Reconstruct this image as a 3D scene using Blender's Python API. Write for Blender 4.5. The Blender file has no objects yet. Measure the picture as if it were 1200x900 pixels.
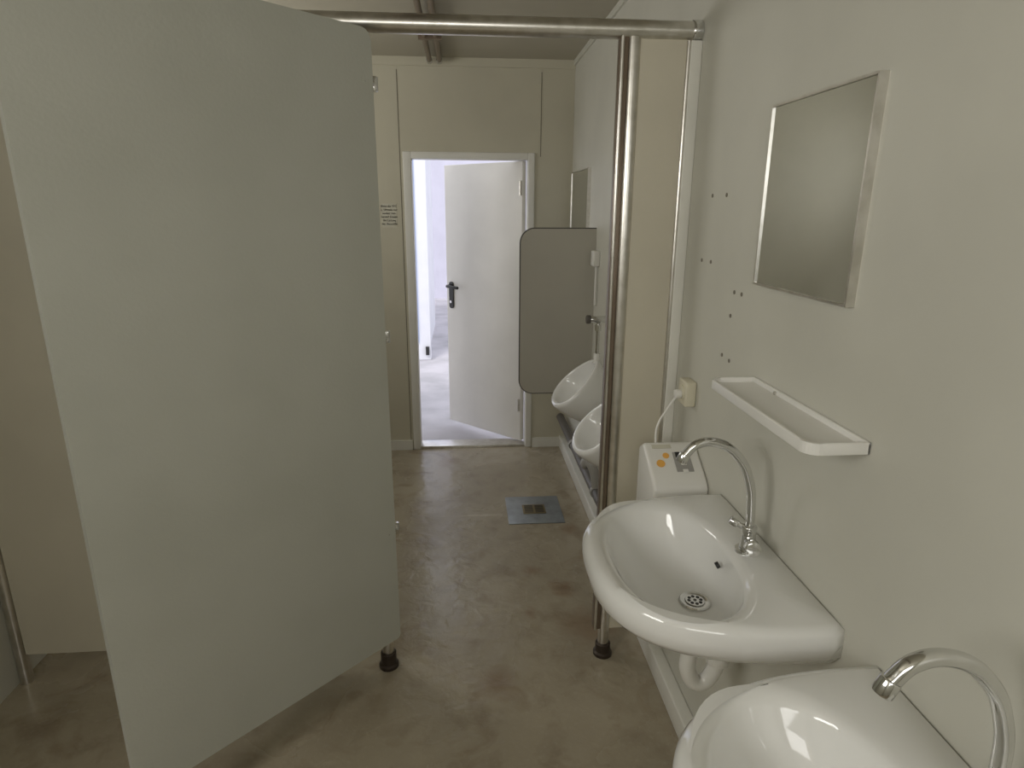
import bpy, bmesh, math
from mathutils import Vector, Matrix
S=bpy.context.scene
COL=S.collection
try:
    S.view_settings.view_transform='Standard'
except Exception: pass

# ---------------- materials ----------------
def mat(name,color,rough=0.5,metal=0.0,color2=None,nscale=3.0,bump=0.0,bscale=60.0,coat=0.0,spec=0.5,rvar=0.0):
    m=bpy.data.materials.new(name); m.use_nodes=True
    nt=m.node_tree; N=nt.nodes; L=nt.links
    b=N['Principled BSDF']
    b.inputs['Base Color'].default_value=(*color,1)
    b.inputs['Roughness'].default_value=rough
    b.inputs['Metallic'].default_value=metal
    b.inputs['Coat Weight'].default_value=coat
    b.inputs['Specular IOR Level'].default_value=spec
    tc=N.new('ShaderNodeTexCoord')
    n=N.new('ShaderNodeTexNoise'); n.inputs['Scale'].default_value=nscale; n.inputs['Detail'].default_value=5
    L.new(tc.outputs['Object'],n.inputs['Vector'])
    if color2 is None: color2=tuple(c*0.94 for c in color)
    mx=N.new('ShaderNodeMix'); mx.data_type='RGBA'
    mx.inputs[6].default_value=(*color,1); mx.inputs[7].default_value=(*color2,1)
    r=N.new('ShaderNodeMapRange'); r.inputs[1].default_value=0.4; r.inputs[2].default_value=0.65
    L.new(n.outputs['Fac'],r.inputs[0]); L.new(r.outputs[0],mx.inputs[0])
    L.new(mx.outputs[2],b.inputs['Base Color'])
    if rvar:
        r2=N.new('ShaderNodeMapRange'); r2.inputs[1].default_value=0.35; r2.inputs[2].default_value=0.7
        r2.inputs[3].default_value=rough-rvar; r2.inputs[4].default_value=rough+rvar
        L.new(n.outputs['Fac'],r2.inputs[0]); L.new(r2.outputs[0],b.inputs['Roughness'])
    if bump:
        n2=N.new('ShaderNodeTexNoise'); n2.inputs['Scale'].default_value=bscale; n2.inputs['Detail'].default_value=3
        L.new(tc.outputs['Object'],n2.inputs['Vector'])
        bp=N.new('ShaderNodeBump'); bp.inputs['Strength'].default_value=bump; bp.inputs['Distance'].default_value=0.01
        L.new(n2.outputs['Fac'],bp.inputs['Height']); L.new(bp.outputs[0],b.inputs['Normal'])
    return m

M_wall=mat('wall_panel_paint',(0.61,0.60,0.53),0.45,bump=0.03,bscale=90)
M_wallback=mat('end_wall_paint',(0.58,0.55,0.44),0.5,bump=0.03,bscale=90)
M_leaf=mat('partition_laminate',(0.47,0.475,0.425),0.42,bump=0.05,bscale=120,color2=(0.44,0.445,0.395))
M_panel=mat('partition_panel_laminate',(0.60,0.56,0.455),0.4,bump=0.03,bscale=100)
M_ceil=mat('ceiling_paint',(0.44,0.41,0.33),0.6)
M_door=mat('door_paint',(0.84,0.82,0.78),0.4)
M_frame=mat('door_frame_paint',(0.80,0.79,0.74),0.4)
M_trim=mat('trim_white',(0.78,0.77,0.71),0.4)
M_seam=mat('panel_seam',(0.20,0.18,0.14),0.7)
M_chrome=mat('chrome',(0.75,0.75,0.74),0.12,1.0,color2=(0.65,0.65,0.64),nscale=10)
M_alu=mat('brushed_aluminium',(0.72,0.70,0.66),0.28,1.0,color2=(0.6,0.58,0.53),nscale=20)
M_bronze=mat('dark_bronze_profile',(0.22,0.17,0.13),0.35,0.6)
M_foot=mat('dark_foot',(0.06,0.045,0.035),0.4,0.5)
M_cer=mat('white_ceramic',(0.82,0.82,0.80),0.08,color2=(0.80,0.80,0.78),coat=0.5)
M_plast=mat('white_plastic',(0.80,0.79,0.75),0.3)
M_beigep=mat('beige_plastic',(0.70,0.66,0.52),0.35)
M_black=mat('black_plastic',(0.02,0.02,0.02),0.35)
M_darkpipe=mat('dark_pipe',(0.10,0.09,0.08),0.4)
M_greypipe=mat('grey_pipe',(0.35,0.34,0.32),0.4)
M_orange=mat('orange_sticker',(0.85,0.45,0.10),0.5)
M_div=mat('divider_laminate',(0.52,0.50,0.44),0.45)
M_divedge=mat('divider_edge',(0.10,0.09,0.08),0.5)
M_mirror=mat('mirror_glass',(0.72,0.74,0.74),0.02,1.0,color2=(0.71,0.73,0.73))
M_steel=mat('drain_steel',(0.34,0.37,0.40),0.38,0.5,color2=(0.26,0.28,0.30),nscale=14,rvar=0.1)
M_brass=mat('drain_grate',(0.25,0.20,0.11),0.4,0.7)
M_ground=mat('outside_concrete',(0.55,0.53,0.56),0.9,color2=(0.42,0.41,0.43),nscale=2.5,bump=0.15,bscale=20)
M_cont=mat('container_white',(0.84,0.85,0.90),0.5)
M_contblue=mat('container_blue',(0.35,0.50,0.85),0.5)
M_lav=mat('outside_wall_lavender',(0.62,0.61,0.70),0.7)
M_paper=mat('notice_film',(0.62,0.60,0.50),0.4)

def floor_mat():
    m=bpy.data.materials.new('vinyl_floor'); m.use_nodes=True
    nt=m.node_tree; N=nt.nodes; L=nt.links; b=N['Principled BSDF']
    tc=N.new('ShaderNodeTexCoord')
    def noise(sc,det=6,dist=0):
        n=N.new('ShaderNodeTexNoise'); n.inputs['Scale'].default_value=sc; n.inputs['Detail'].default_value=det
        n.inputs['Distortion'].default_value=dist
        L.new(tc.outputs['Object'],n.inputs['Vector']); return n
    def rng(src,a,c,lo=0,hi=1):
        r=N.new('ShaderNodeMapRange'); r.inputs[1].default_value=a; r.inputs[2].default_value=c
        r.inputs[3].default_value=lo; r.inputs[4].default_value=hi; L.new(src,r.inputs[0]); return r.outputs[0]
    def mix(f,a,bcol):
        x=N.new('ShaderNodeMix'); x.data_type='RGBA'
        L.new(f,x.inputs[0])
        if isinstance(a,tuple): x.inputs[6].default_value=(*a,1)
        else: L.new(a,x.inputs[6])
        x.inputs[7].default_value=(*bcol,1); return x.outputs[2]
    n1=noise(2.2,8,0.6); n2=noise(9,8,0.3); n3=noise(70,4); n4=noise(4.5,8,1.2)
    c=mix(rng(n1.outputs['Fac'],0.35,0.7),(0.41,0.36,0.27),(0.32,0.275,0.20))
    f2=rng(n2.outputs['Fac'],0.52,0.72,0,0.55)
    c=mix(f2,c,(0.23,0.185,0.13))
    f4=rng(n4.outputs['Fac'],0.54,0.68,0,0.42)
    c=mix(f4,c,(0.19,0.135,0.08))
    f3=rng(n3.outputs['Fac'],0.55,0.8,0,0.35)
    c=mix(f3,c,(0.48,0.43,0.34))
    for (x,y,rad,s) in [(0.437,2.47,0.08,0.85),(0.262,2.30,0.045,0.85),(0.60,2.75,0.06,0.6),(0.30,2.62,0.06,0.5),(0.5,2.2,0.15,0.45),(-0.1,4.0,0.1,0.4),(0.1,1.9,0.10,0.4),(0.55,3.0,0.08,0.5)]:
        vm=N.new('ShaderNodeVectorMath'); vm.operation='DISTANCE'
        L.new(tc.outputs['Object'],vm.inputs[0]); vm.inputs[1].default_value=(x,y,0.0)
        ad=N.new('ShaderNodeMath'); ad.operation='MULTIPLY_ADD'; ad.inputs[1].default_value=0.16
        L.new(n2.outputs['Fac'],ad.inputs[0]); L.new(vm.outputs['Value'],ad.inputs[2])
        c=mix(rng(ad.outputs[0],rad+0.08,rad*0.3+0.06,0,s),c,(0.17,0.08,0.03))
    # pale scuff streak beside the drain (stretched coordinates)
    mp=N.new('ShaderNodeMapping'); mp.inputs['Location'].default_value=(-0.04,-3.20*14,0); mp.inputs['Scale'].default_value=(1.0,14.0,1.0)
    L.new(tc.outputs['Object'],mp.inputs[0])
    vl=N.new('ShaderNodeVectorMath'); vl.operation='LENGTH'; L.new(mp.outputs[0],vl.inputs[0])
    ad=N.new('ShaderNodeMath'); ad.operation='MULTIPLY_ADD'; ad.inputs[1].default_value=0.5
    L.new(n2.outputs['Fac'],ad.inputs[0]); L.new(vl.outputs['Value'],ad.inputs[2])
    c=mix(rng(ad.outputs[0],0.46,0.3,0,0.5),c,(0.62,0.58,0.48))
    L.new(c,b.inputs['Base Color'])
    L.new(rng(n1.outputs['Fac'],0.3,0.7,0.16,0.36),b.inputs['Roughness'])
    bp=N.new('ShaderNodeBump'); bp.inputs['Strength'].default_value=0.35; bp.inputs['Distance'].default_value=0.01
    n5=noise(14,3,0.5)
    L.new(n5.outputs['Fac'],bp.inputs['Height'])
    bp2=N.new('ShaderNodeBump'); bp2.inputs['Strength'].default_value=0.1; bp2.inputs['Distance'].default_value=0.003
    L.new(n3.outputs['Fac'],bp2.inputs['Height']); L.new(bp.outputs[0],bp2.inputs['Normal'])
    L.new(bp2.outputs[0],b.inputs['Normal'])
    return m
M_floor=floor_mat()

# ---------------- geometry helpers ----------------
def obj_from_bm(name,bm,m,smooth=False,angle=None):
    me=bpy.data.meshes.new(name); bmesh.ops.recalc_face_normals(bm,faces=bm.faces[:]); bm.to_mesh(me); bm.free()
    o=bpy.data.objects.new(name,me); COL.objects.link(o)
    if m: me.materials.append(m)
    if smooth:
        for p in me.polygons: p.use_smooth=True
        if angle:
            try: me.set_sharp_from_angle(angle=math.radians(angle))
            except Exception: pass
    return o
def box(name,x0,x1,y0,y1,z0,z1,m,bev=0.0,seg=3):
    bm=bmesh.new(); bmesh.ops.create_cube(bm,size=1)
    for v in bm.verts:
        v.co=Vector(((x0+x1)/2+v.co.x*(x1-x0),(y0+y1)/2+v.co.y*(y1-y0),(z0+z1)/2+v.co.z*(z1-z0)))
    if bev: bmesh.ops.bevel(bm,geom=bm.edges[:],offset=bev,segments=seg,profile=0.5,affect='EDGES')
    return obj_from_bm(name,bm,m,bool(bev),40)
def cyl(name,p0,p1,r,m,seg=32,r2=None,bev=0.0):
    p0=Vector(p0);p1=Vector(p1);d=p1-p0
    bm=bmesh.new()
    bmesh.ops.create_cone(bm,cap_ends=True,segments=seg,radius1=r,radius2=r if r2 is None else r2,depth=d.length)
    if bev:
        es=[e for e in bm.edges if abs(e.verts[0].co.z-e.verts[1].co.z)<1e-6]
        bmesh.ops.bevel(bm,geom=es,offset=bev,segments=2,profile=0.5,affect='EDGES')
    q=d.to_track_quat('Z','Y').to_matrix().to_4x4(); q.translation=(p0+p1)/2
    bm.transform(q)
    return obj_from_bm(name,bm,m,True,40)
def tube(name,pts,r,m,res=12):
    cu=bpy.data.curves.new(name,'CURVE'); cu.dimensions='3D'; cu.bevel_depth=r; cu.bevel_resolution=6; cu.resolution_u=res; cu.use_fill_caps=True
    sp=cu.splines.new('BEZIER'); sp.bezier_points.add(len(pts)-1)
    for bp,p in zip(sp.bezier_points,pts):
        bp.co=p; bp.handle_left_type='AUTO'; bp.handle_right_type='AUTO'
    cu.materials.append(m)
    o=bpy.data.objects.new(name,cu); COL.objects.link(o)
    dg=bpy.context.evaluated_depsgraph_get(); dg.update()
    me=bpy.data.meshes.new_from_object(o.evaluated_get(dg)); me.name=name
    o2=bpy.data.objects.new(name,me); COL.objects.link(o2)
    bpy.data.objects.remove(o)
    o2.name=name
    for p in me.polygons: p.use_smooth=True
    return o2
def lathe(name,prof,center,m,seg=40):
    bm=bmesh.new(); rings=[]
    for (r,z) in prof:
        rings.append([bm.verts.new((center[0]+r*math.cos(2*math.pi*i/seg),center[1]+r*math.sin(2*math.pi*i/seg),center[2]+z)) for i in range(seg)])
    for a,b in zip(rings,rings[1:]):
        for i in range(seg): bm.faces.new((a[i],a[(i+1)%seg],b[(i+1)%seg],b[i]))
    bm.faces.new(rings[0]); bm.faces.new(rings[-1])
    return obj_from_bm(name,bm,m,True,40)
def extrude_poly(name,pts,axis,t0,t1,m,bev=0.0):
    bm=bmesh.new()
    def P(a,b,t): return (a,t,b) if axis=='Y' else ((t,a,b) if axis=='X' else (a,b,t))
    A=[bm.verts.new(P(a,b,t0)) for a,b in pts]; B=[bm.verts.new(P(a,b,t1)) for a,b in pts]
    fa=bm.faces.new(A); fb=bm.faces.new(B)
    n=len(pts)
    for i in range(n): bm.faces.new((A[i],A[(i+1)%n],B[(i+1)%n],B[i]))
    if bev:
        es=list(set(list(fa.edges)+list(fb.edges)))
        bmesh.ops.bevel(bm,geom=es,offset=bev,segments=2,profile=0.5,affect='EDGES')
    return obj_from_bm(name,bm,m)
def rrect(x0,x1,z0,z1,rads,n=8):
    out=[]
    for (cx,cz,r,a0) in [(x0+rads[0],z0+rads[0],rads[0],180),(x1-rads[1],z0+rads[1],rads[1],270),(x1-rads[2],z1-rads[2],rads[2],0),(x0+rads[3],z1-rads[3],rads[3],90)]:
        if r<=1e-6: out.append((cx,cz)); continue
        for i in range(n+1):
            a=math.radians(a0+90*i/n); out.append((cx+r*math.cos(a),cz+r*math.sin(a)))
    return out
def group(name,parts,loc=(0,0,0),rotz=0.0):
    e=bpy.data.objects.new(name,None); COL.objects.link(e); e.empty_display_size=0.1
    for p in parts: p.parent=e
    e.location=loc; e.rotation_euler=(0,0,rotz)
    return e

# ---------------- dimensions ----------------
XR=0.72; XL=-1.62; YB=4.24; YN=-1.4; ZC=2.55; PY=2.03

box('floor',XL-0.1,XR+0.1,YN-0.1,YB+0.12,-0.1,0,M_floor)
box('ceiling',XL-0.1,XR+0.1,YN-0.1,YB+0.12,ZC,ZC+0.1,M_ceil)
box('wall_right',XR,XR+0.1,YN,YB+0.1,0,ZC,M_wall)
def wall_with_openings(name,wins):
    parts=[]; y=YN
    for (a,b,c,d) in wins:
        parts.append(box('pier',XL-0.1,XL,y,a,0,ZC,M_wall))
        parts.append(box('below',XL-0.1,XL,a,b,0,c,M_wall)); parts.append(box('above',XL-0.1,XL,a,b,d,ZC,M_wall)); y=b
    parts.append(box('pier',XL-0.1,XL,y,YB+0.1,0,ZC,M_wall))
    group(name,parts)
W2=(-0.9,0.3,1.6,2.3); W3=(2.7,3.7,1.6,2.3)  # unseen openings, added to brighten the room from the left
wall_with_openings('wall_left',[W2,W3])
for i,(a,b,c,d) in enumerate((W2,W3)):
    group('added_window_%d'%(i+2),[box('frame_a',XL-0.08,XL-0.02,a,a+0.05,c,d,M_frame),box('frame_b',XL-0.08,XL-0.02,b-0.05,b,c,d,M_frame),
      box('frame_c',XL-0.08,XL-0.02,a,b,c,c+0.05,M_frame),box('frame_d',XL-0.08,XL-0.02,a,b,d-0.05,d,M_frame)])  # frames added out of view around the left-hand fill lights
DX0,DX1,DZ=-0.345,0.45,1.985
wa=box('left_part',XL,DX0,YB,YB+0.1,0,ZC,M_wallback)
wb=box('right_part',DX1,XR,YB,YB+0.1,0,ZC,M_wallback)
wc=box('top_part',DX0,DX1,YB,YB+0.1,DZ,ZC,M_wallback)
s1=box('seam_1',-0.387,-0.383,YB-0.002,YB,0,ZC-0.07,M_seam)
s2=box('seam_2',0.508,0.512,YB-0.002,YB,DZ-0.0,ZC-0.07,M_seam)
s3=box('seam_3',XL,XR,YB-0.012,YB,ZC-0.05,ZC,M_wallback)
group('wall_back',[wa,wb,wc,s1,s2,s3])
wx0,wx1,wz0,wz1=-0.95,0.35,1.6,2.3  # unseen opening, added for fill light from behind the camera
group('wall_front',[box('n1',XL,wx0,YN-0.1,YN,0,ZC,M_wall),box('n2',wx1,XR,YN-0.1,YN,0,ZC,M_wall),
  box('n3',wx0,wx1,YN-0.1,YN,0,wz0,M_wall),box('n4',wx0,wx1,YN-0.1,YN,wz1,ZC,M_wall)])
group('added_window_1',[box('frame_l',wx0,wx0+0.05,YN-0.09,YN-0.02,wz0,wz1,M_frame),box('frame_r',wx1-0.05,wx1,YN-0.09,YN-0.02,wz0,wz1,M_frame),
  box('frame_b',wx0,wx1,YN-0.09,YN-0.02,wz0,wz0+0.05,M_frame),box('frame_t',wx0,wx1,YN-0.09,YN-0.02,wz1-0.05,wz1,M_frame)])  # frame added out of view around the rear fill light
box('baseboard_right',XR-0.045,XR,YN,YB-0.0,0,0.085,M_trim,0.006)
group('baseboard_back',[box('bb1',XL,DX0-0.03,YB-0.015,YB,0,0.07,M_trim),box('bb2',DX1+0.03,XR-0.045,YB-0.015,YB,0,0.07,M_trim)])
box('trim_1',XR-0.012,XR,YN,YB,ZC-0.03,ZC,M_wall)

fr=[box('jamb_left',DX0-0.022,DX0+0.030,YB-0.012,YB+0.11,0,DZ+0.022,M_frame,0.004),
    box('jamb_right',DX1-0.02,DX1+0.022,YB-0.012,YB+0.11,0,DZ+0.022,M_frame,0.004),
    box('head',DX0+0.030,DX1-0.02,YB-0.012,YB+0.11,DZ-0.02,DZ+0.022,M_frame,0.004),
    box('sill',DX0,DX1,YB+0.0,YB+0.13,-0.02,0.018,M_alu,0.004)]
group('trim_2',fr)
W=0.74
parts=[box('leaf',-W,0,0,0.04,0.022,1.985-0.022,M_door,0.004)]
hx=-W+0.055
parts+= [extrude_poly('lock_plate',rrect(hx-0.022,hx+0.022,0.93,1.13,[0.02]*4),'Y',-0.009,0,M_black),
         cyl('lever_neck',(hx,-0.05,1.10),(hx,0,1.10),0.011,M_black),
         cyl('lever',(hx-0.005,-0.05,1.10),(hx+0.115,-0.05,1.095),0.011,M_black,bev=0.004),
         cyl('key_cylinder',(hx,-0.016,0.98),(hx,-0.005,0.98),0.011,M_chrome)]
for z in (0.25,1.75): parts.append(cyl('hinge',(-0.012,-0.008,z),(-0.012,-0.008,z+0.09),0.008,M_alu))
group('door_1',parts,(0.400,YB+0.06,0),math.radians(-45))

# partition frame
RZ=2.172
pf=[cyl('top_rail',(XL,PY,RZ),(XR-0.004,PY,RZ),0.027,M_alu),
    cyl('rail_end_cap',(XR-0.03,PY,RZ),(XR,PY,RZ),0.031,M_chrome,bev=0.004),
    cyl('post_right',(0.517,PY,0.03),(0.517,PY,RZ-0.02),0.021,M_alu),
    box('channel_right',0.474,0.499,PY-0.016,PY+0.02,0.12,RZ-0.02,M_bronze,0.003),
    cyl('channel_bead',(0.480,PY-0.018,0.12),(0.480,PY-0.018,RZ-0.02),0.005,M_alu),
    lathe('foot_right',[(0.036,0),(0.036,0.012),(0.029,0.018),(0.029,0.05),(0.024,0.055)],(0.517,PY,0),M_foot),
    cyl('post_left',(-0.30,PY-0.01,0.03),(-0.30,PY-0.01,RZ-0.02),0.021,M_alu),
    lathe('foot_left',[(0.036,0),(0.036,0.012),(0.029,0.018),(0.029,0.06),(0.024,0.065)],(-0.30,PY-0.01,0),M_foot),
    cyl('post_wall',(XL+0.022,PY,0.0),(XL+0.022,PY,RZ-0.02),0.021,M_alu),
    ]
group('partition_frame',pf)
pp=[box('panel',0.536,XR-0.03,PY-0.009,PY+0.009,0.12,RZ-0.025,M_panel),
    box('wall_channel',XR-0.034,XR,PY-0.022,PY+0.02,0.12,RZ-0.028,M_trim,0.003),
    cyl('edge_bead',(XR-0.038,PY-0.012,0.12),(XR-0.038,PY-0.012,RZ-0.028),0.007,M_alu)]
group('partition_panel',pp)
group('partition_panel',[box('panel',XL+0.044,-0.322,PY-0.009,PY+0.009,0.12,RZ-0.025,M_panel)])

LW=0.86
lf=[extrude_poly('leaf',rrect(0,LW,0.183,2.135,[0.012,0.03,0.03,0.03]),'Y',-0.014,0.014,M_leaf,0.002)]
leaf=group('partition_door',lf,(-0.252,1.952,0),math.radians(180+44.6))
for z in (2.0,1.27,0.60):
    h=cyl('hinge_pin',(-0.018,-0.008,z-0.02),(-0.018,-0.008,z+0.02),0.013,M_chrome,bev=0.003); h.parent=leaf
    h=cyl('hinge_arm',(0.03,0.006,z),(-0.014,-0.004,z),0.009,M_chrome); h.parent=leaf

# ---------------- washbasins ----------------
def basin(name,yc,rim=0.89):
    n=96; cx=0.20
    def inD(d,y,A,B,p,back): return d>back and (max(d,0)/A)**p+(abs(y)/B)**p<1
    def ray(fn,th,c):
        lo,hi=0,1.0
        for _ in range(40):
            mid=(lo+hi)/2
            if fn(c+mid*math.cos(th),mid*math.sin(th)): lo=mid
            else: hi=mid
        return (c+lo*math.cos(th),lo*math.sin(th))
    outer=lambda A,B,back: (lambda d,y: inD(d,y,A,B,2.7,back))
    def bowl(cd,hd,hw,p): return lambda d,y: (abs(d-cd)/hd)**p+(abs(y)/hw)**p<1
    bd=0.175
    rings=[]
    def add(fn,zf):
        R=[]
        for i in range(n):
            th=2*math.pi*i/n
            d,y=ray(fn,th,cx); z=zf(d,y) if callable(zf) else zf
            R.append((d,y,z))
        rings.append(R)
    def circ(r,c=bd): return lambda d,y: (d-c)**2+y*y<r*r
    add(circ(0.027),-0.142)
    add(circ(0.036),-0.139)
    B0=(0.248,0.142,0.245,2.25)
    def interp(s):
        cd=bd+(B0[0]-bd)*s; hd=0.036+(B0[1]-0.036)*s; hw=0.036+(B0[2]-0.036)*s
        return bowl(cd,hd,hw,2.0+0.25*s)
    for s,z in ((0.2,-0.134),(0.42,-0.122),(0.62,-0.101),(0.78,-0.073),(0.89,-0.044),(0.96,-0.020),(1.0,-0.010)):
        add(interp(s),z)
    add(bowl(0.249,0.152,0.256,2.3),-0.003)
    add(bowl(0.249,0.163,0.267,2.35),0.0005)
    add(outer(0.420,0.285,0.006),0.001)
    add(outer(0.434,0.299,0.001),-0.004)
    add(outer(0.442,0.307,0.0),-0.018)
    add(outer(0.443,0.308,0.0),-0.038)
    add(outer(0.438,0.303,0.0),-0.065)
    add(outer(0.420,0.286,0.0),-0.088)
    add(outer(0.36,0.235,0.0),-0.122)
    add(outer(0.29,0.16,0.03),-0.158)
    add(circ(0.055),-0.185)
    add(circ(0.035),-0.195)
    bm=bmesh.new()
    V=[[bm.verts.new((XR-d,yc+y,rim+z)) for d,y,z in R] for R in rings]
    for a,b in zip(V,V[1:]):
        for i in range(n): bm.faces.new((a[i],a[(i+1)%n],b[(i+1)%n],b[i]))
    bm.faces.new(V[0]); bm.faces.new(V[-1])
    body=obj_from_bm('basin_body',bm,M_cer,True,75)
    dx=XR-bd; zb=rim-0.140
    parts=[body,
      lathe('drain_ring',[(0.036,0.0),(0.038,0.003),(0.035,0.006),(0.025,0.005),(0.022,0.002)],(dx,yc,zb),M_chrome),
      cyl('drain_plate',(dx,yc,zb+0.001),(dx,yc,zb+0.0055),0.0225,M_chrome),
      cyl('drain_centre',(dx,yc,zb+0.005),(dx,yc,zb+0.0065),0.004,M_darkpipe)]
    for k in range(8):
        a=k*math.pi/4; parts.append(cyl('drain_hole',(dx+0.0145*math.cos(a),yc+0.0145*math.sin(a),zb+0.005),(dx+0.0145*math.cos(a),yc+0.0145*math.sin(a),zb+0.0062),0.0042,M_black,seg=12))
    parts.append(cyl('overflow_hole',(XR-0.1275,yc+0.01,rim-0.050),(XR-0.120,yc+0.01,rim-0.046),0.008,M_black,seg=24))
    tz=rim-0.19
    parts+= [cyl('tailpiece',(dx,yc,tz-0.09),(dx,yc,tz),0.022,M_plast),
             cyl('tail_nut',(dx,yc,tz-0.035),(dx,yc,tz+0.002),0.033,M_plast,seg=12,bev=0.003),
             tube('trap',[(dx,yc,tz-0.08),(dx,yc,tz-0.15),(dx+0.03,yc,tz-0.185),(dx+0.065,yc,tz-0.15),(dx+0.075,yc,tz-0.09),(dx+0.10,yc,tz-0.06),(XR,yc,tz-0.06)],0.02,M_plast),
             cyl('trap_nut',(dx+0.072,yc,tz-0.125),(dx+0.072,yc,tz-0.09),0.029,M_plast,seg=12,bev=0.003),
             cyl('wall_flange',(XR-0.012,yc,tz-0.06),(XR,yc,tz-0.06),0.035,M_plast),
             tube('supply_hose',[(XR-0.07,yc+0.01,rim-0.04),(XR-0.06,yc+0.07,tz-0.05),(XR-0.04,yc+0.12,tz-0.15),(XR-0.005,yc+0.12,tz-0.18)],0.007,M_alu),
             cyl('stop_valve',(XR-0.05,yc+0.12,tz-0.18),(XR,yc+0.12,tz-0.18),0.013,M_chrome)]
    return group(name,parts)
def faucet(name,yc,rim=0.89):
    x=XR-0.066; z=rim
    p=[cyl('base_flange',(x,yc,z-0.003),(x,yc,z+0.007),0.027,M_chrome,bev=0.002),
       cyl('body',(x,yc,z+0.004),(x,yc,z+0.05),0.018,M_chrome,r2=0.016),
       cyl('collar',(x,yc,z+0.045),(x,yc,z+0.066),0.018,M_chrome,bev=0.003),
       cyl('side_arm',(x,yc,z+0.03),(x-0.012,yc-0.045,z+0.036),0.0115,M_chrome),
       cyl('knob',(x-0.010,yc-0.038,z+0.035),(x-0.016,yc-0.064,z+0.039),0.018,M_chrome,seg=8,bev=0.002),
       cyl('lever_stem',(x,yc+0.0,z+0.054),(x-0.028,yc+0.013,z+0.068),0.008,M_chrome),
       cyl('lever_tip',(x-0.024,yc+0.010,z+0.064),(x-0.040,yc+0.018,z+0.074),0.0105,M_chrome,bev=0.002),
       tube('swan_neck',[(x,yc,z+0.05),(x-0.001,yc,z+0.10),(x-0.012,yc,z+0.175),(x-0.045,yc,z+0.238),(x-0.095,yc,z+0.272),(x-0.142,yc,z+0.270),(x-0.17,yc,z+0.243)],0.0105,M_chrome,res=24),
       cyl('aerator',(x-0.167,yc,z+0.249),(x-0.176,yc,z+0.229),0.0125,M_chrome,bev=0.002)]
    return group(name,p)
basin('wash_basin',1.275); faucet('faucet',1.265)
basin('wash_basin',0.58); faucet('faucet',0.57)

# ---------------- mirrors, shelves ----------------
def mirror(name,y0,y1,z0,z1):
    f=0.005; xa,xb=XR-0.018,XR
    return group(name,[box('glass',XR-0.014,XR,y0+f,y1-f,z0+f,z1-f,M_mirror),
      box('frame_left',xa,xb,y1-f,y1,z0,z1,M_alu),box('frame_right',xa,xb,y0,y0+f,z0,z1,M_alu),
      box('frame_bottom',xa,xb,y0+f,y1-f,z0,z0+f,M_alu),box('frame_top',xa,xb,y0+f,y1-f,z1-f,z1,M_alu)])
mirror('wall_mirror',1.10,1.482,1.488,1.888)
mirror('wall_mirror',3.62,4.17,1.28,1.885)
def shelf(name,y0,y1,z):
    x0=XR-0.12
    p=[extrude_poly('tray',rrect(x0+0.002,XR,y0+0.002,y1-0.002,[0.03,0,0,0.03]),'Z',z-0.012,z-0.004,M_plast,0.001),
       box('lip_front',x0,x0+0.008,y0+0.028,y1-0.028,z-0.016,z+0.008,M_plast,0.003),
       box('lip_back',XR-0.008,XR,y0,y1,z-0.016,z+0.008,M_plast,0.003)]
    for (ya,s) in ((y0,1),(y1-0.008,-1)):
        p.append(box('lip_end',x0+0.028,XR,ya,ya+0.008,z-0.016,z+0.008,M_plast,0.003))
    for (yc,a0) in ((y0+0.03,180),(y1-0.03,90)):
        a_in=[];a_out=[]
        for i in range(9):
            a=math.radians(a0+90*i/8)
            a_out.append((x0+0.03+0.030*math.cos(a),yc+0.030*math.sin(a))); a_in.append((x0+0.03+0.022*math.cos(a),yc+0.022*math.sin(a)))
        p.append(extrude_poly('lip_corner',a_out+a_in[::-1],'Z',z-0.015,z+0.007,M_plast,0.001))
    p.append(cyl('screw',(XR-0.012,y1-0.12,z+0.0),(XR-0.007,y1-0.12,z+0.0),0.004,M_alu))
    return group(name,p)
shelf('bathroom_shelf',0.99,1.45,1.256)

hs=[]
def wall_pt(y,z): 
    return cyl('hole',(XR-0.0015,y,z),(XR+0.002,y,z),0.0055,M_seam,seg=12)
for (y,z) in [(1.83,1.70),(1.73,1.70),(1.80,1.515),(1.87,1.515),(1.62,1.45),(1.575,1.45),(1.63,1.385),(1.66,1.27),(1.61,1.265)]:
    hs.append(wall_pt(y,z))
group('wall_screw_holes',hs)

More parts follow.
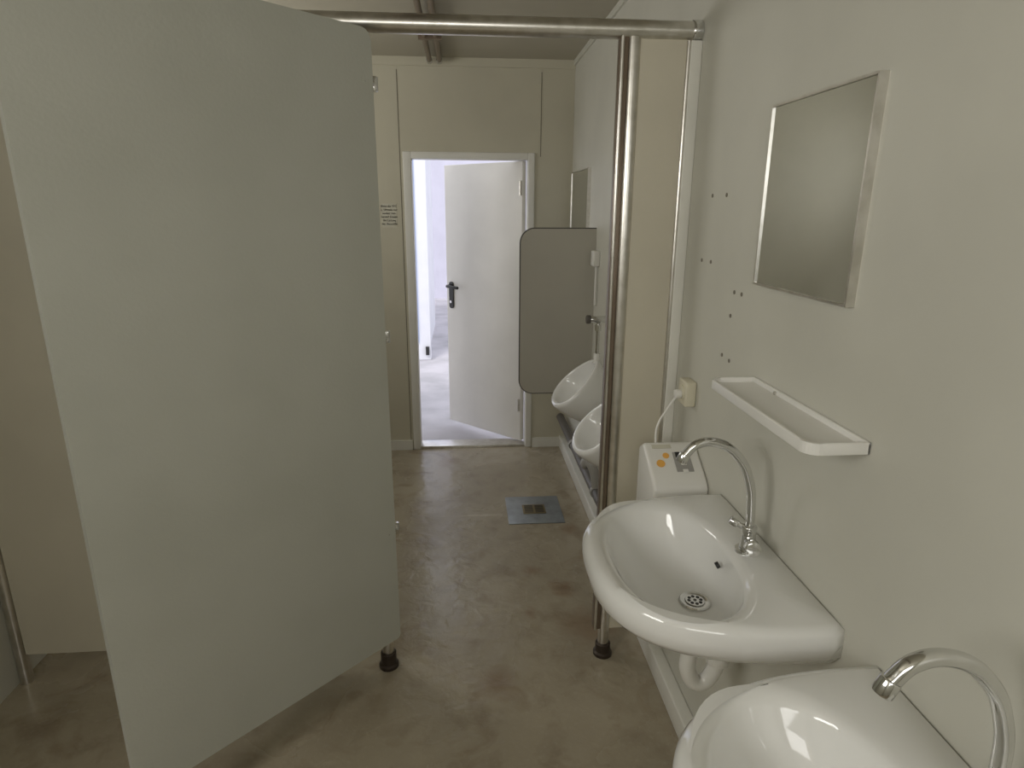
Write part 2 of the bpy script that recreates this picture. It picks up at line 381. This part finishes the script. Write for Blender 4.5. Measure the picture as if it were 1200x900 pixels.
group('power_socket',[box('body',XR-0.035,XR,1.82,1.89,1.065,1.145,M_beigep,0.006),cyl('socket_face',(XR-0.038,1.855,1.105),(XR-0.034,1.855,1.105),0.024,M_beigep),
   cyl('plug',(XR-0.058,1.855,1.10),(XR-0.036,1.855,1.10),0.014,M_plast,bev=0.003)])
def heater():
    x0,x1=0.552,XR; y0,y1=1.655,1.84
    za0,zb0=0.885,0.962
    prof=[(y0,0.70),(y1,0.70),(y1,0.935),(y1-0.045,zb0),(y0+0.02,za0),(y0,0.865)]
    bm=bmesh.new()
    A=[bm.verts.new((x0,a,b)) for a,b in prof]; B=[bm.verts.new((x1,a,b)) for a,b in prof]
    bm.faces.new(A); bm.faces.new(B); k=len(prof)
    for i in range(k): bm.faces.new((A[i],A[(i+1)%k],B[(i+1)%k],B[i]))
    bmesh.ops.bevel(bm,geom=bm.edges[:],offset=0.012,segments=4,profile=0.5,affect='EDGES')
    body=obj_from_bm('housing',bm,M_plast,True,35)
    ya,za,yb,zb=y0+0.02,za0,y1-0.045,zb0
    ang=math.atan2(zb-za,yb-ya)
    def on(name,xc,t,w,h,m,off=0.001,th=0.002):
        o=box(name,-w/2,w/2,-h/2,h/2,0,th,m,0.0005,1)
        o.location=(xc,ya+(yb-ya)*t,za+(zb-za)*t+off); o.rotation_euler=(ang,0,0); return o
    p=[body,on('display_frame',0.66,0.45,0.052,0.072,M_greypipe),on('display',0.66,0.62,0.038,0.02,M_black,0.003),
       on('button_a',0.66,0.40,0.016,0.013,M_plast,0.003),on('button_b',0.66,0.20,0.016,0.013,M_plast,0.003),
       on('label',0.605,0.86,0.06,0.014,M_paper)]
    for nm,x,t,r in (('sticker',0.590,0.42,0.013),('sticker_b',0.612,0.62,0.010)):
        st=cyl(nm,(0,0,0),(0,0,0.002),r,M_orange); st.location=(x,ya+(yb-ya)*t,za+(zb-za)*t+0.001); st.rotation_euler=(ang,0,0); p.append(st)
    p+=[tube('cord',[(0.60,1.82,0.945),(0.605,1.83,1.0),(0.64,1.84,1.06),(0.665,1.85,1.09),(0.675,1.855,1.10)],0.0035,M_plast)]
    return group('water_heater',p)
heater()

# ---------------- urinals ----------------
def urinal(name,yc,z0=0.57):
    lip=Vector((0.285,0,0.150)); top=Vector((0.060,0,0.375))
    C=(lip+top)/2; a=(top-lip)/2; A=a.length; ad=a/A
    inn=Vector((-abs(ad.z),0,-abs(ad.x)))
    B=0.165; n=64
    def rim(phi,s,off=0.0):
        c=math.cos(phi); sn=math.sin(phi)
        w=B*(1-0.22*c)
        return C+ad*(A*c*s)+Vector((0,w*sn*s,0))+inn*off
    rings=[]
    for s,off in ((0.10,0.118),(0.30,0.114),(0.50,0.098),(0.66,0.072),(0.77,0.040),(0.82,0.014),(0.84,0.003),(0.87,-0.003),(0.93,-0.005),(0.98,-0.001),(1.0,0.008),(1.0,0.02)):
        rings.append([rim(2*math.pi*i/n,s,off) for i in range(n)])
    for t in (0.12,0.25,0.4,0.55,0.7,0.85,1.0):
        R=[]
        for i in range(n):
            phi=2*math.pi*i/n; c=math.cos(phi); sn=math.sin(phi)
            P0=rim(phi,1.0,0.02)
            P2=Vector((0.0,0.125*sn*(1-0.15*c),0.195+0.195*c))
            P1=rim(phi,0.97,0.11); P1.x=max(P1.x,0.02)
            R.append(P0*(1-t)**2+P1*2*t*(1-t)+P2*t*t)
        rings.append(R)
    bm=bmesh.new()
    V=[[bm.verts.new((XR-max(p.x,0.0),yc+p.y,z0+p.z)) for p in R] for R in rings]
    for p,q in zip(V,V[1:]):
        for i in range(n): bm.faces.new((p[i],p[(i+1)%n],q[(i+1)%n],q[i]))
    bm.faces.new(V[0]); bm.faces.new(V[-1])
    body=obj_from_bm('urinal_body',bm,M_cer,True,75)
    x=XR-0.065; zt=z0+0.375
    parts=[body,
      cyl('cavity_drain',(XR-0.10,yc,z0+0.145),(XR-0.112,yc,z0+0.157),0.022,M_darkpipe),
      cyl('outlet_nut',(XR-0.09,yc,z0-0.05),(XR-0.09,yc,z0+0.04),0.032,M_darkpipe,bev=0.004),
      tube('outlet_trap',[(XR-0.09,yc,z0-0.04),(XR-0.09,yc,z0-0.13),(XR-0.11,yc-0.03,z0-0.17),(XR-0.10,yc-0.07,z0-0.14),(XR-0.08,yc-0.09,z0-0.17),(XR-0.060,yc-0.09,z0-0.27)],0.024,M_greypipe),
      cyl('flush_pipe',(x,yc,zt-0.03),(x,yc,1.14),0.009,M_chrome),
      cyl('spreader',(x,yc,zt-0.02),(x,yc,zt+0.03),0.016,M_plast,bev=0.003),
      cyl('flush_nut',(x,yc,1.09),(x,yc,1.12),0.016,M_chrome,seg=8),
      cyl('valve_body',(x-0.04,yc,1.145),(XR,yc,1.145),0.017,M_chrome,bev=0.003),
      cyl('push_button',(x-0.06,yc,1.145),(x-0.038,yc,1.145),0.021,M_darkpipe,bev=0.004),
      cyl('rosette',(XR-0.01,yc,1.145),(XR,yc,1.145),0.032,M_darkpipe)]
    return group(name,parts)
urinal('urinal',2.98); urinal('urinal',2.36)
px=XR-0.05; pz=0.25
dp=[cyl('main',(px,2.12,pz),(px,4.16,pz),0.026,M_darkpipe)]
for y in (2.3,2.92,3.6): dp.append(cyl('clamp',(px,y,pz),(px,y+0.03,pz),0.032,M_greypipe,bev=0.003))
dp.append(cyl('sleeve',(px,2.42,pz),(px,2.54,pz),0.030,M_plast))
dp.append(tube('supply_line',[(XR-0.02,2.1,0.14),(XR-0.02,3.0,0.14),(XR-0.02,4.2,0.14)],0.010,M_greypipe))
group('urinal_drain_pipe',dp)
group('urinal_divider',[extrude_poly('panel',rrect(0.312,XR,0.65,1.56,[0.075,0.0,0.0,0.075]),'Y',3.411,3.429,M_div),
   extrude_poly('edge_band',rrect(0.306,XR,0.644,1.566,[0.081,0,0,0.081]),'Y',3.413,3.427,M_divedge)])
group('conduit_box',[box('junction',XR-0.035,XR,3.30,3.37,1.37,1.45,M_plast,0.005),cyl('conduit',(XR-0.012,3.33,1.16),(XR-0.012,3.33,1.38),0.006,M_plast)])

cxd,cyd=0.385,3.245
fd=[box('plate',cxd-0.155,cxd+0.155,cyd-0.165,cyd+0.165,0.0,0.004,M_steel,0.001),
    box('grate_frame',cxd-0.065,cxd+0.065,cyd-0.055,cyd+0.055,0.004,0.007,M_brass,0.001)]
for i in range(6):
    for sx in (-1,1):
        y=cyd-0.04+i*0.016; fd.append(box('slot',cxd+sx*0.03-0.024,cxd+sx*0.03+0.024,y-0.004,y+0.004,0.0065,0.0078,M_black))
group('floor_drain',fd)

rl=[]; rx=-0.15
for dx in (-0.03,0.03):
    rl.append(cyl('pipe',(rx+dx,-0.2,ZC-0.03),(rx+dx,YB-0.05,ZC-0.03),0.015,M_bronze))
    rl.append(cyl('end_cap',(rx+dx,YB-0.09,ZC-0.03),(rx+dx,YB-0.04,ZC-0.03),0.018,M_chrome,bev=0.004))
for y in (0.5,1.5,2.6,3.6): rl.append(box('bracket',rx-0.06,rx+0.06,y,y+0.03,ZC-0.05,ZC,M_bronze))
group('ceiling_pipe_rail',rl)

def notice():
    lines=["Bitte die WC","u. Urinale nur","sauber ver-","lassen! Danke","die Leitung","der Baustelle"]
    p=[box('film',-0.515,-0.42,YB-0.0015,YB-0.0002,1.54,1.69,M_paper)]
    for i,t in enumerate(lines):
        cu=bpy.data.curves.new('t','FONT'); cu.body=t; cu.size=0.019; cu.align_x='CENTER'
        o=bpy.data.objects.new('t',cu); COL.objects.link(o)
        dg=bpy.context.evaluated_depsgraph_get(); dg.update()
        me=bpy.data.meshes.new_from_object(o.evaluated_get(dg)); bpy.data.objects.remove(o)
        me.materials.clear(); me.materials.append(M_black)
        q=bpy.data.objects.new('text_line_%d'%(i+1),me); COL.objects.link(q)
        q.location=(-0.467,YB-0.003,1.668-i*0.022); q.rotation_euler=(math.pi/2,0,0); p.append(q)
    group('wall_notice',p)
notice()

# ---------------- outside ----------------
box('ground',-12,12,YB+0.12,22,-0.3,-0.12,M_ground)
group('entrance_step',[box('slab',-0.8,0.9,YB+0.13,YB+1.0,-0.12,-0.03,M_ground,0.01)])
group('site_container',[box('body',-2.8,-0.45,7.55,10,-0.12,2.9,M_cont),box('corner_post',-0.62,-0.40,7.5,7.62,-0.12,2.9,M_cont,0.01),
   box('blue_stripe',-0.60,-0.54,7.48,7.5,0.1,2.9,M_contblue),box('lock_block',-0.46,-0.42,7.46,7.5,-0.05,0.05,M_black)])
box('neighbouring_building',-8,8,13,13.3,-0.12,5,M_lav)

# ---------------- lights ----------------
w=bpy.data.worlds.new('World'); S.world=w; w.use_nodes=True
bg=w.node_tree.nodes['Background']; bg.inputs[0].default_value=(0.90,0.92,1.0,1); bg.inputs[1].default_value=1.25
sun=bpy.data.lights.new('sun','SUN'); sun.energy=1.9; sun.angle=math.radians(20); sun.color=(1,0.97,0.95)
so=bpy.data.objects.new('sun',sun); COL.objects.link(so); so.rotation_euler=(math.radians(40),0,math.radians(-25))
def area(name,loc,rot,sx,sy,e,c=(1.0,0.97,0.89)):
    al=bpy.data.lights.new(name,'AREA'); al.shape='RECTANGLE'; al.size=sx; al.size_y=sy; al.energy=e; al.color=c
    ao=bpy.data.objects.new(name,al); COL.objects.link(ao); ao.location=loc; ao.rotation_euler=rot
area('added_fill_front',((wx0+wx1)/2,YN+0.02,(wz0+wz1)/2),(math.radians(90),0,0),1.2,0.6,8)  # added fill from behind the camera, source unseen
area('added_fill_left',(XL+0.02,(W2[0]+W2[1])/2,(W2[2]+W2[3])/2),(math.radians(90),0,math.radians(-90)),1.1,0.6,19)  # added fill from the unseen left side, brightens the right wall
area('added_fill_stalls',(XL+0.02,(W3[0]+W3[1])/2,(W3[2]+W3[3])/2),(math.radians(90),0,math.radians(-90)),0.9,0.6,9.5)  # added fill, lifts the far room that would otherwise stay dark

# ---------------- camera ----------------
cam=bpy.data.cameras.new('camera'); cam.sensor_fit='HORIZONTAL'; cam.sensor_width=36; cam.lens=734/1200*36; cam.clip_start=0.02
co=bpy.data.objects.new('camera',cam); COL.objects.link(co)
R=Matrix.Rotation(math.radians(-4.5),4,'Z')@Matrix.Rotation(math.radians(90-15.6),4,'X')@Matrix.Rotation(math.radians(0.3),4,'Z')
co.matrix_world=Matrix.Translation((0,0,1.66))@R
S.camera=co
